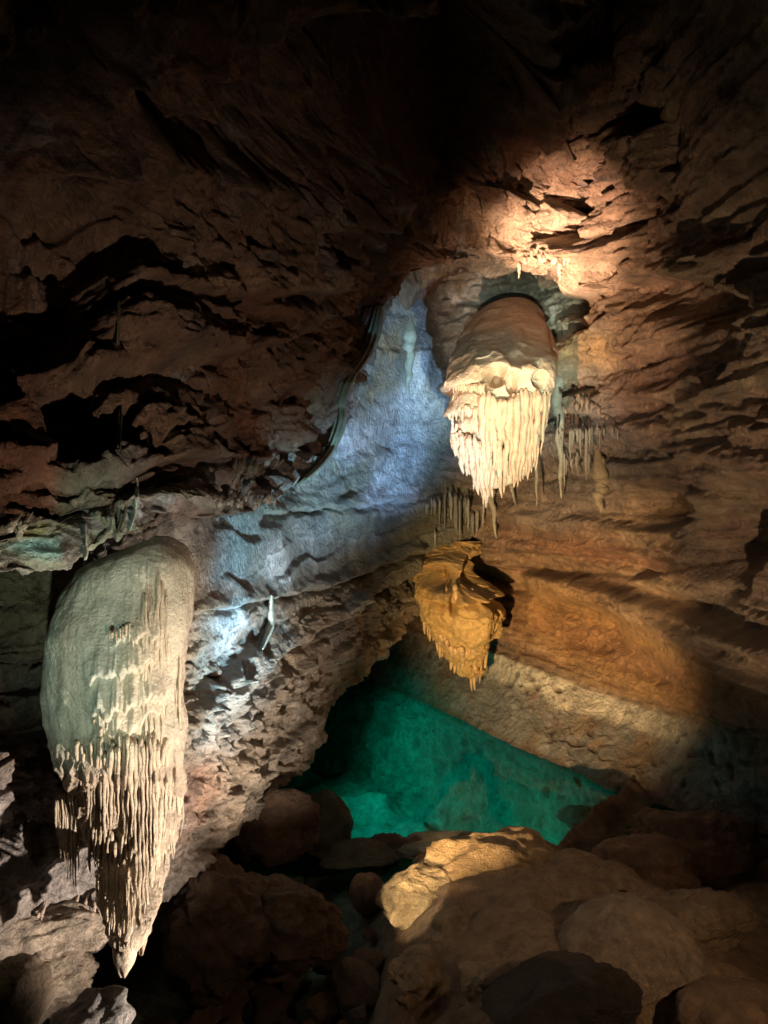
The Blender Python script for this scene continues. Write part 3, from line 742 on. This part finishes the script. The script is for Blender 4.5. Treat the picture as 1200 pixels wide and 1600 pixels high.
# ---- the brightly lit hanging mass, centre right
def build_central():
    root = empty('hanging_flowstone', (0, 0, 0), 'large bell shaped stalactite mass with red top and brightly lit cream curtains', 'stalactite')
    B = Body([(472, 785, 805, 20.6, .3), (478, 768, 822, 20.2, .7), (492, 750, 836, 19.6, .9), (515, 734, 846, 18.8, 1.0), (545, 716, 858, 17.9, 1.05), (572, 704, 864, 17.2, 1.1),
              (592, 700, 864, 16.8, 1.1), (620, 698, 862, 16.8, 1.0), (660, 700, 856, 16.9, .85), (700, 712, 845, 17.0, .7), (725, 724, 832, 17.0, .5),
              (745, 738, 818, 17.0, .3), (760, 745, 790, 17.0, .15), (765, 750, 765, 17.0, .06)])
    def disp(G, px, py, th):
        d = .14*fbm(G, .7, 3, .5, 3)+.02*fbm(G, 5, 3, .6, 5)
        d += .05*np.sin(th*9+2*fbm(G, .7, 2, .5, 9))*(1-sstep(560, 600, py))*sstep(480, 520, py)
        e = 583+10*np.sin(px*.08)+9*fbm(G, 1.6, 3, .5, 7)-8*blob(px, py, 765, 570, 25, 40)
        s = py-e
        fr = np.clip(np.sin(th), 0, 1)**1.5
        d += fr*(.15*np.where(s > 0, np.exp(-(s/20.0)**2), np.exp(-(s/7.0)**2))+.10*facets(G, 2.0, 4)*sstep(-5, 8, s)) - .06*sstep(25, 60, s)
        d += .12*ridged(G*np.array([1, 1, .5]), .9, 3, .5, 13)*(1-sstep(560, 590, py))
        d += .02*ridged(G*np.array([1, 1, .5]), 5, 3, .6, 1)*sstep(-4, 8, s)
        m = 1-sstep(745, 765, px)
        for y0, a in ((612, .20), (650, .20)):
            s = y0+5*fbm(G, 2, 2, .5, y0)-py
            d += m*a*np.where(s > 0, np.exp(-(s/16.0)**2)*.8, -.9*np.exp(-(s/9.0)**2))
        d -= .55*blob(px, py, 775, 600, 16, 13)
        d -= .35*blob(px, py, 800, 610, 8, 14)+.35*blob(px, py, 838, 605, 9, 10)
        return d
    def colf(G, px, py):
        c = base_colour(G, 8, CREAM*.85, np.array([.52, .36, .22]), TAN*1.2, .8)
        c = mix(c, np.array([.46, .25, .15]), (1-sstep(520, 590, py+22*fbm(G, .8, 3, .5, 6)))*.85)
        c = mix(c, np.array([.26, .24, .18]), blob(px, py, 760, 555, 60, 26)*.7)
        return c
    B.mesh('flowstone_body', 460, 460, disp, colf, M_flow, root)
    CR = (.55, .37, .23)
    c = lambda nm, *a, **k: curtain(B, nm, root, *a, **k)
    c('fringe', 702, 758, [(700, 600), (758, 600)], [(702, 614), (758, 616)], 18, .035, .12, CR, jt=3, jb=4, seed=20, k=12)
    c('fringe', 700, 748, [(700, 636), (748, 636)], [(700, 654), (748, 660)], 15, .035, .12, CR, jt=3, jb=6, seed=21, k=12)
    c('curtain', 754, 800, [(754, 615), (800, 625)], [(754, 720), (768, 735), (785, 700), (800, 720)], 13, .070, .07, CR, jt=6, jb=18, seed=22, k=44)
    c('curtain', 796, 861, [(796, 618), (830, 608), (861, 608)], [(796, 700), (805, 745), (820, 765), (842, 740), (861, 660)], 18, .074, .08, CR, jt=6, jb=12, seed=23, lean=-.06, k=44)
    c('curtain', 706, 764, [(706, 668), (725, 680), (764, 690)], [(706, 705), (730, 755), (750, 795), (764, 775)], 18, .072, .07, CR, jt=6, jb=10, seed=24, lean=.06, k=44)
    c('curtain', 704, 770, [(704, 660), (770, 720)], [(704, 690), (770, 750)], 12, .050, .13, CR, jt=10, jb=10, seed=25, k=30)
    c('curtain', 774, 792, [(774, 690), (792, 690)], [(774, 745), (784, 786), (792, 740)], 5, .055, .08, CR, jt=16, jb=5, seed=26, k=34)
build_central()

# ---- the amber lit hanging mass below it
def build_lower():
    root = empty('hanging_flowstone', (0, 0, 0), 'lumpy ochre hanging rock with short ribbed fringe above the far end of the pool', 'stalactite')
    B = Body([(845, 660, 745, 22.6, .5), (862, 655, 748, 22.2, .7), (880, 652, 748, 21.6, .8), (905, 650, 752, 20.9, .8), (930, 646, 762, 20.6, .9), (955, 650, 770, 20.5, .95), (980, 664, 774, 20.5, .9), (1000, 676, 768, 20.5, .8),
              (1018, 694, 757, 20.5, .5), (1035, 706, 753, 20.6, .28), (1048, 714, 750, 20.6, .18), (1056, 722, 745, 20.6, .1)])
    def disp(G, px, py, th):
        d = .40*fbm(G, .9, 3, .5, 13)+.06*fbm(G, 4, 3, .6, 5)+.13*ridged(G*np.array([1.4, 1.4, .6]), 1.8, 4, .6, 4)+.12*facets(G, 1.6, 3)
        d -= .9*blob(px, py, 690, 898, 22, 16)+.6*blob(px, py, 738, 890, 14, 22)+.5*blob(px, py, 708, 935, 5, 16)
        s = 932+8*fbm(G, 1.2, 2, .5, 4)-py
        d += .32*np.where(s > 0, np.exp(-(s/20.0)**2), -.4*np.exp(-(s/8.0)**2))*sstep(650, 690, px)
        d += .20*blob(px, py, 740, 965, 30, 36)
        return d
    def colf(G, px, py):
        return base_colour(G, 18, np.array([.50, .33, .12]), np.array([.55, .38, .15]), np.array([.34, .22, .10]), .9)
    B.mesh('flowstone_body', 300, 300, disp, colf, M_crust, root)
    CR = (.58, .40, .20)
    c = lambda nm, *a, **k: curtain(B, nm, root, *a, **k)
    c('fringe', 690, 742, [(690, 922), (742, 915)], [(690, 938), (715, 950), (742, 930)], 6, .06, .12, CR, jt=7, jb=12, seed=31, k=16)
    c('curtain', 704, 760, [(700, 1008), (730, 1012), (760, 1000)], [(702, 1040), (712, 1062), (727, 1050), (738, 1080), (757, 1050)], 13, .065, .06, CR, jt=5, jb=8, seed=32, k=36)
    c('curtain', 662, 704, [(662, 968), (704, 1000)], [(662, 985), (690, 1030), (704, 1036)], 9, .06, .08, CR, jt=4, jb=8, seed=33, k=20)
build_lower()

# ------------------------------------------------------------------ small stalactites, each a thing
def root_in(p, rad, cc, r):
    '''grow the first ring back and up into the rock so that nothing floats'''
    u = np.array([1.0, .7, .4, .18])[:, None]
    ext = p[0]+np.array([0.0, 1, 0])*(r*1.5+.14)*u**1.2+np.array([0.0, 0, 1])*r*5.0*u
    return np.vstack([ext, p]), np.concatenate([rad[0]*np.array([.08, .35, .66, .88]), rad]), np.vstack([np.repeat(cc[:1], 4, 0), cc])
def stalactite(px, py0, py1, d, r, label, group=None, colr=(.42, .40, .30), lean=0.0, bend=0.0, name='stalactite', cat='stalactite', sides=10, blobby=.25, mat=None):
    k = 30; ys = np.linspace(py0, py1, k); t = np.linspace(0, 1, k); sd = random.uniform(0, 90)
    x = px+lean*(ys-py0)+bend*np.sin(t*math.pi)
    p = np.stack([(x-600)/F*d, np.full(k, d), (800-ys)/F*d], -1)
    q = np.stack([t*4+sd, np.full(k, sd), np.zeros(k)], -1)
    p[:, 0] += perlin(q)*r*.5
    rr = r*(.10+.90*(1-t)**.8)*(1+blobby*perlin(q*2.4)); rr[-1] = .001
    rr[0] *= 1.15
    p -= 0; base = p[0].copy()
    cc = np.tile(np.array(colr), (k, 1))*(1+.2*perlin(q*3))[:, None]
    p, rr, cc = root_in(p, rr, cc, r)
    o = tube_set(name, [p-base], [rr], [cc], mat or M_flow, None, sides)
    o.location = base
    return props(o, label, cat, group)
def cluster(cx0, cx1, top, bot, d, n, r, label, colr=(.42, .40, .30), seed=1, jb=10, jt=3, dj=.15):
    """a row of hanging straws, every straw an object of its own"""
    rs = np.random.default_rng(seed); k = 20
    dd = d if callable(d) else (lambda x: d)
    for i in range(n):
        px = cx0+(cx1-cx0)*np.clip((i+.5+rs.uniform(-1.2, 1.2))/max(n, 1), 0, 1)
        ya = poly_y(px, top)+rs.uniform(-jt, jt)*1.5+6*float(perlin(np.array([px/14.0, seed, 0])))
        yb = ya+(poly_y(px, bot)-poly_y(px, top))*rs.uniform(.25, 1.0)**1.3*(1.1+.9*float(perlin(np.array([px/9.0, seed+5.0, 0]))))
        yb = max(yb, ya+5)
        D = min(dd(px), wall_depth(px, ya)-.05)+rs.uniform(-.02, .02); ys = np.linspace(ya, yb, k); t = np.linspace(0, 1, k)
        sd = rs.uniform(0, 90); q = np.stack([t*3+sd, np.full(k, sd), np.zeros(k)], -1)
        p = np.stack([(px-600)/F*D+perlin(q)*r*.7, np.full(k, D), (800-ys)/F*D], -1)
        rad = strand_profile(k, r*rs.uniform(.5, 1.7), tip=.08, seed=sd); rad[0] = r*1.2
        base = p[0].copy()
        p, rad, cc = root_in(p, rad, np.tile(np.array(colr)*rs.uniform(.75, 1.15), (k, 1)), r)
        o = tube_set('stalactite', [p-base], [rad], [cc], M_flow, None, 8)
        o.location = base
        props(o, label, 'stalactite', label)

def wall_depth(px, py):
    """nearest rock surface seen at a photo pixel (from the sculpted walls)"""
    best = 99
    for G in GRIDS:
        x, y, dep = G
        k = (np.abs(x-px) < 5) & (np.abs(y-py) < 5) & (dep > 1)
        if k.any(): best = min(best, float(np.percentile(dep[k], 12)))
    return best
GRIDS = []
for G in (WL, WR, CE):
    g = G[::2, ::2].reshape(-1, 3); g = g[g[:, 1] > 1]
    x, y = proj(g); GRIDS.append((x, y, g[:, 1]))
GC = (.40, .40, .32)
def st(px, a, b, r, label, off=.12, **k):
    d = min(wall_depth(px, a), wall_depth(px, a+6))-off
    return stalactite(px, a, b, d, r, label, **k)
st(640, 528, 618, .20, 'stout grey green stalactite on the pale wall left of the bright hanging mass', colr=(.30, .31, .24), blobby=.5, lean=-.03)
st(766, 770, 842, .11, 'green grey curved stalactite hanging from behind the bright mass, its tip lowest of all there', off=.4, lean=.14, colr=GC)
st(757, 785, 818, .05, 'short thin stalactite just left of the longest green grey tip', off=.4, lean=-.1, colr=GC)
st(799, 760, 790, .06, 'small slanting stalactite between the two lit curtains of the bright mass', off=.4, lean=.25, colr=GC)
st(838, 700, 792, .07, 'long slender grey stalactite right beside the lower edge of the bright mass', off=.4, colr=GC)
st(872, 600, 780, .16, 'long grey wavy drapery stalactite on the right wall beside the bright mass', colr=GC, lean=.03, blobby=.6)
st(937, 745, 800, .22, 'stubby cone shaped formation on the dark right wall', colr=(.30, .25, .17), blobby=.5)
st(875, 415, 440, .06, 'tiny hanging straw under the brightest ceiling lip, right one', colr=CREAM, off=.1, group=None)
st(811, 415, 436, .05, 'tiny hanging straw under the brightest ceiling lip, left one', colr=CREAM, off=.1)
st(715, 868, 928, .09, 'ochre knobbly stalactite in front of the dark hollow above the amber hanging rock', colr=OCHRE*1.2, blobby=.7, off=.6)
st(680, 835, 858, .035, 'thin straw stalactite at the roof of the amber hollow', colr=GC)
cluster(880, 950, [(880, 640), (915, 625), (950, 650)], [(880, 650), (950, 655)], wall_depth(915, 640)-.25, 11, .032, 'short tan stalactite of the topmost row on the wall right of the bright mass', (.30, .22, .15), 3, 5)
cluster(870, 965, [(870, 675), (965, 670)], [(870, 705), (915, 735), (965, 690)], wall_depth(915, 690)-.25, 17, .026, 'pale dripping stalactite of the middle row on the wall right of the bright mass', (.26, .23, .17), 4, 14)
cluster(880, 945, [(880, 715), (945, 715)], [(880, 760), (945, 745)], wall_depth(912, 730)-.2, 16, .03, 'thin grey straw of the lowest row on the wall right of the bright mass', (.34, .32, .26), 5, 18)
cluster(664, 735, [(664, 790), (700, 775), (735, 785)], [(664, 822), (700, 838), (735, 828)], wall_depth(700, 800)-.35, 17, .032, 'grey straw stalactite of the row just below the blue lit wall', (.28, .30, .26), 6, 10)
cluster(735, 760, [(735, 800), (760, 805)], [(735, 830), (760, 845)], wall_depth(745, 815)-.3, 6, .04, 'dark straw on the wall behind the lowest green grey tip', (.30, .30, .26), 7, 8)
cluster(820, 900, [(820, 400), (900, 405)], [(820, 418), (900, 425)], wall_depth(860, 405)-.15, 9, .045, 'small broken stalactite along the brightly lit ceiling lip', (.62, .46, .32), 8, 5)
cluster(8, 40, [(8, 822), (40, 826)], [(8, 855), (24, 830), (40, 852)], wall_depth(25, 835)-.08, 6, .022, 'little white drip of the fringe on the green lit rock at the left edge', (.45, .43, .32), 9, 6)
cluster(355, 400, [(355, 735), (400, 735)], [(355, 760), (378, 775), (400, 755)], wall_depth(378, 745)-.15, 12, .04, 'dark tooth of the fringe on the reddish wall above the blue ledge', (.22, .20, .16), 10, 8)
cluster(300, 430, [(300, 792), (430, 778)], [(300, 800), (430, 790)], wall_depth(365, 790)-.1, 26, .022, 'tiny nub of the row along the pale rim above the blue wall', (.45, .42, .38), 11, 3)
cluster(60, 165, [(60, 1428), (165, 1405)], [(60, 1440), (120, 1462), (165, 1425)], 8.6, 11, .02, 'short cream stalactite on the ledge left of the drapery tip', (.60, .46, .36), 12, 10)

# ------------------------------------------------------------------ curtains that run over the walls
def ribbon(name, pts, wdt, ribs, label, colr, cat, off=.12, seed=0):
    """a folded drapery sheet that follows a line on the wall"""
    pts = np.array(pts, float); k = 90
    c = catmull(pts, k)
    # arc parameter and wall depth along the line
    dep = np.array([min(wall_depth(c[i, 0], c[i, 1]), 60) for i in range(0, k, 6)])
    dep = np.convolve(np.pad(dep, 1, mode='edge'), [.25, .5, .25], 'valid')
    dep = np.interp(np.arange(k), np.arange(0, k, 6), dep)-off
    nu = 60; u = np.linspace(-1, 1, nu)
    t = np.linspace(0, 1, k); ww = np.interp(t, np.linspace(0, 1, len(wdt)), wdt)
    V = np.zeros((k, nu, 3))
    for i in range(k):
        px = c[i, 0]+u*ww[i]; py = np.full(nu, c[i, 1])
        d = dep[i]-(.16*np.cos(u*math.pi/2)+.05*np.sin(u*ribs*math.pi+seed+1.2*perlin(np.stack([u*2, np.full(nu, t[i]*3), np.full(nu, seed)], -1))))*ww[i]/14
        d = d + .55*np.abs(u)**6
        V[i] = np.stack([(px-600)/F*d, d, (800-py)/F*d], -1)
    col = np.array(colr)*(1+.25*fbm(V*np.array([4, 4, .5]), 1.5, 3, .5, seed))[..., None]
    o = mesh_from(name, V, grid_faces(k, nu), col, M_flow)
    return props(o, label, cat)
ribbon('drapery', [(592, 478), (583, 520), (568, 555), (545, 590), (532, 625), (530, 660), (515, 700), (492, 730), (464, 758)], [8, 14, 14, 15, 14, 12, 11, 10, 4], 3, 'long dark green folded drapery running down between the brown overhang and the pale wall', (.16, .17, .11), 'drapery', off=.4, seed=2)
ribbon('drapery', [(186, 470), (184, 560), (188, 640), (186, 720), (192, 800), (182, 835)], [3, 5, 5, 6, 7, 3], 2, 'thin dark ridge running straight down the left overhang above the drapery', (.12, .12, .08), 'drapery', .06, seed=5)
ribbon('drapery', [(213, 735), (214, 770), (210, 800), (202, 830)], [2, 5, 5, 2], 1, 'pale turquoise streak of calcite on the left rim', (.50, .58, .50), 'drapery', .06, seed=6)
ribbon('drapery', [(424, 930), (422, 955), (421, 980), (409, 1015), (405, 1045)], [2, 6, 8, 4, 2], 1, 'slender white curling calcite drapery on the wall between the big drapery and the pool', (.55, .56, .48), 'drapery', .12, seed=7)
ribbon('drapery', [(133, 820), (135, 860), (131, 885)], [2, 4, 1], 1, 'short white calcite streak at the lip above the big drapery', (.5, .52, .42), 'drapery', .06, seed=8)

# ------------------------------------------------------------------ boulders
def boulder(px, py, d, sx, sy, sz, label, col=BROWN, rough=.16, seed=1, rot=0.0, sub=5, facet=.5, name='boulder', cat='boulder', group=None, flat=0.0, mat=None):
    bm = bmesh.new(); bmesh.ops.create_icosphere(bm, subdivisions=sub, radius=1)
    V = np.array([v.co[:] for v in bm.verts]); Fc = np.array([[v.index for v in f.verts] for f in bm.faces]); bm.free()
    rs = np.random.default_rng(seed)
    for _ in range(int(9*facet)+1):                       # broken planes
        n = rs.normal(size=3); n /= np.linalg.norm(n); h = rs.uniform(.55, .9)
        k = V @ n; over = np.maximum(k-h, 0); V = V-n*(over*.85*facet*1.2)[:, None]
    r = 1+rough*fbm(V+seed*3.3, 1.1, 3, .5, 0)*1.6+rough*.35*ridged(V+seed*7.7, 3, 4, .6, 0)
    V = V*r[:, None]
    V = V*np.array([sx, sy, sz])
    c, s = math.cos(rot), math.sin(rot)
    V = np.stack([V[:, 0]*c-V[:, 1]*s, V[:, 0]*s+V[:, 1]*c, V[:, 2]], -1)
    cc = base_colour(V+seed, seed, col, col*1.35, col*.7, 1.6)
    o = mesh_from(name, V, Fc, cc, mat or M_boulder)
    o.location = P(px, py, d)
    return props(o, label, cat, group)
MUD = np.array([.30, .20, .12]); PALEROCK = np.array([.52, .40, .24])
DK = BROWN*.42
boulder(660, 1408, 10.8, .60, .5, .40, 'pale yellow lit boulder at the left end of the mud mound by the pool', PALEROCK, .30, 3, .2, 6, .5)
boulder(775, 1390, 11.4, 1.25, .85, .70, 'broad rounded mound of tan rock just right of the yellow lit boulder', np.array([.36, .26, .15]), .30, 4, -.2, 6, .3)
boulder(985, 1492, 8.8, .86, .70, .60, 'large smooth dome shaped grey brown boulder at lower right', np.array([.34, .27, .20]), .12, 6, 0, 6, .15)
boulder(868, 1588, 7.7, .92, .60, .52, 'dark angular slab in front of the smooth dome boulder', DARK*.35, .20, 7, .3, 6, 1.3)
boulder(675, 1352, 12.2, .30, .3, .17, 'small flat brown stone at the near shore of the pool', MUD, .12, 8, 0, 5, .4)
boulder(573, 1395, 11.6, .28, .28, .30, 'stubby round brown rock stump left of the yellow boulder', MUD*.8, .10, 9, 0, 5, .2)
boulder(700, 1328, 13.2, .9, .5, .28, 'pale low rock half in the water at the near shore', np.array([.30, .30, .24]), .16, 10, 0, 5, .2)
boulder(497, 1290, 13.6, .60, .6, .62, 'dark green rounded rock at the left edge of the pool', GREEN*.22, .20, 11, 0, 5, .3)
boulder(425, 1290, 12.2, .75, .6, .62, 'reddish brown rock under the left wall beside the pool', DK, .24, 12, 0, 6, .4)
boulder(560, 1356, 13.0, 1.1, .6, .45, 'low dark green rock shelf at the pool edge', GREEN*.30, .24, 13, 0, 6, .3)
boulder(345, 1440, 9.9, .74, .7, .88, 'tall rough dark brown rock hump right of the drapery tip', DK, .32, 14, .4, 6, .5)
boulder(445, 1440, 10.2, .80, .6, .55, 'rough dark brown rock beside the tall hump', DK, .34, 15, .1, 6, .6)
boulder(1000, 1352, 11.5, .80, .7, .40, 'brown lumpy rock mound between pool and right wall', BROWN*.8, .34, 16, 0, 6, .2)
boulder(1085, 1325, 12.2, .9, .7, .5, 'dark rock mound at the foot of the right wall', BROWN*.6, .3, 17, 0, 6, .3)
boulder(1150, 1590, 7.6, .6, .5, .32, 'rounded brown boulder at the bottom right corner', MUD*.6, .16, 20, 0, 5, .3)
boulder(20, 1560, 5.4, .24, .3, .26, 'smooth pale stalagmite boss at the bottom left corner', np.array([.45, .34, .24]), .14, 21, 0, 5, .1, mat=M_flow)
boulder(60, 1530, 8.3, .55, .45, .34, 'knobbly brown rock hanging below the ledge at lower left', np.array([.34, .27, .20]), .42, 22, .2, 6, .3)
boulder(70, 1455, 8.5, .75, .4, .30, 'cream rock shelf left of the drapery tip', np.array([.46, .37, .28]), .4, 23, .1, 6, .4)
boulder(140, 1610, 6.6, .35, .4, .28, 'rough grey stone at the bottom edge near the left corner', GREY*.5, .3, 24, 0, 5, .8)
boulder(905, 1275, 16.05, .42, .35, .22, 'dark stone lying under the water at the right end of the pool', DARK, .2, 25, 0, 4, .4, 'submerged_stone', 'stone')
boulder(952, 1246, 17.1, .40, .35, .20, 'dark submerged stone farthest right against the tide line', DARK, .2, 26, 0, 4, .4, 'submerged_stone', 'stone')
boulder(868, 1236, 17.4, .36, .3, .16, 'small dark submerged stone toward the middle of the pool', DARK, .2, 27, 0, 4, .4, 'submerged_stone', 'stone')
TP = np.array([.38, .29, .19])
boulder(835, 1436, 10.0, .55, .5, .30, 'tan ledge shaped rock overlapping the mound behind the dome boulder', TP, .34, 51, .3, 6, .6)
boulder(715, 1462, 9.7, .55, .45, .26, 'low tan rock with a worn edge below the yellow lit boulder', TP*.8, .34, 52, -.3, 6, .6)
boulder(930, 1398, 10.6, .62, .5, .26, 'worn tan rock between the mound and the right hand lumps', TP*.85, .36, 53, .1, 6, .5)
boulder(655, 1520, 8.9, .40, .35, .26, 'brown angular rock left of the dark slab', TP*.6, .34, 54, .8, 6, .8)
boulder(1090, 1440, 9.6, .70, .5, .32, 'long brown rock behind and right of the dome boulder', TP*.7, .34, 55, .2, 6, .5)
boulder(770, 1530, 8.5, .35, .3, .16, 'flat tan stone wedged left of the dark slab', TP*.8, .34, 56, .2, 5, .8)
# rubble between the drapery and the mud mound: every stone is its own
places = ['below the tall hump', 'near the bottom edge', 'beside the muddy swell', 'in the dark hollow', 'under the yellow boulder']
looks = ['angular', 'flat', 'blocky', 'rounded', 'wedge shaped']
tones = ['dark brown', 'reddish', 'dull tan', 'grey brown']
rs = np.random.default_rng(5); placed = []
protos = {}
for i in range(64):
    for _ in range(30):
        y = rs.uniform(7.3, 11.2); x = rs.uniform(-.33*y, -.02*y)
        if all((x-a)**2+(y-b)**2 > (.55*(r+.2))**2*1.0 for a, b, r in placed): break
    r = rs.choice([.14, .2, .28, .38], p=[.35, .3, .25, .1]); placed.append((x, y, r))
    z = float(floor_z(x, y))+r*.35
    key = i % 6
    if key not in protos:
        protos[key] = boulder(600, 800, 1, 1, .85, .7, 'x', BROWN*(.40+.09*key), .20, 40+key, 0, 4, 1.0, 'rubble_stone', 'stone')
        o = protos[key]
    else:
        o = protos[key].copy(); C.objects.link(o)
    o.location = (x, y, z+.12); o.scale = (r*rs.uniform(.8, 1.3), r, r*rs.uniform(.6, 1.1))
    o.rotation_euler = (rs.uniform(-.4, .4), rs.uniform(-.4, .4), rs.uniform(0, 6.28))
    props(o, 'broken brown stone in the dark rubble heap between the drapery and the mud mound', 'stone', 'stones of the dark rubble heap')

# keep only named lamps readable
for o in S.objects:
    if o.type == 'LIGHT': o['kind'] = 'helper'
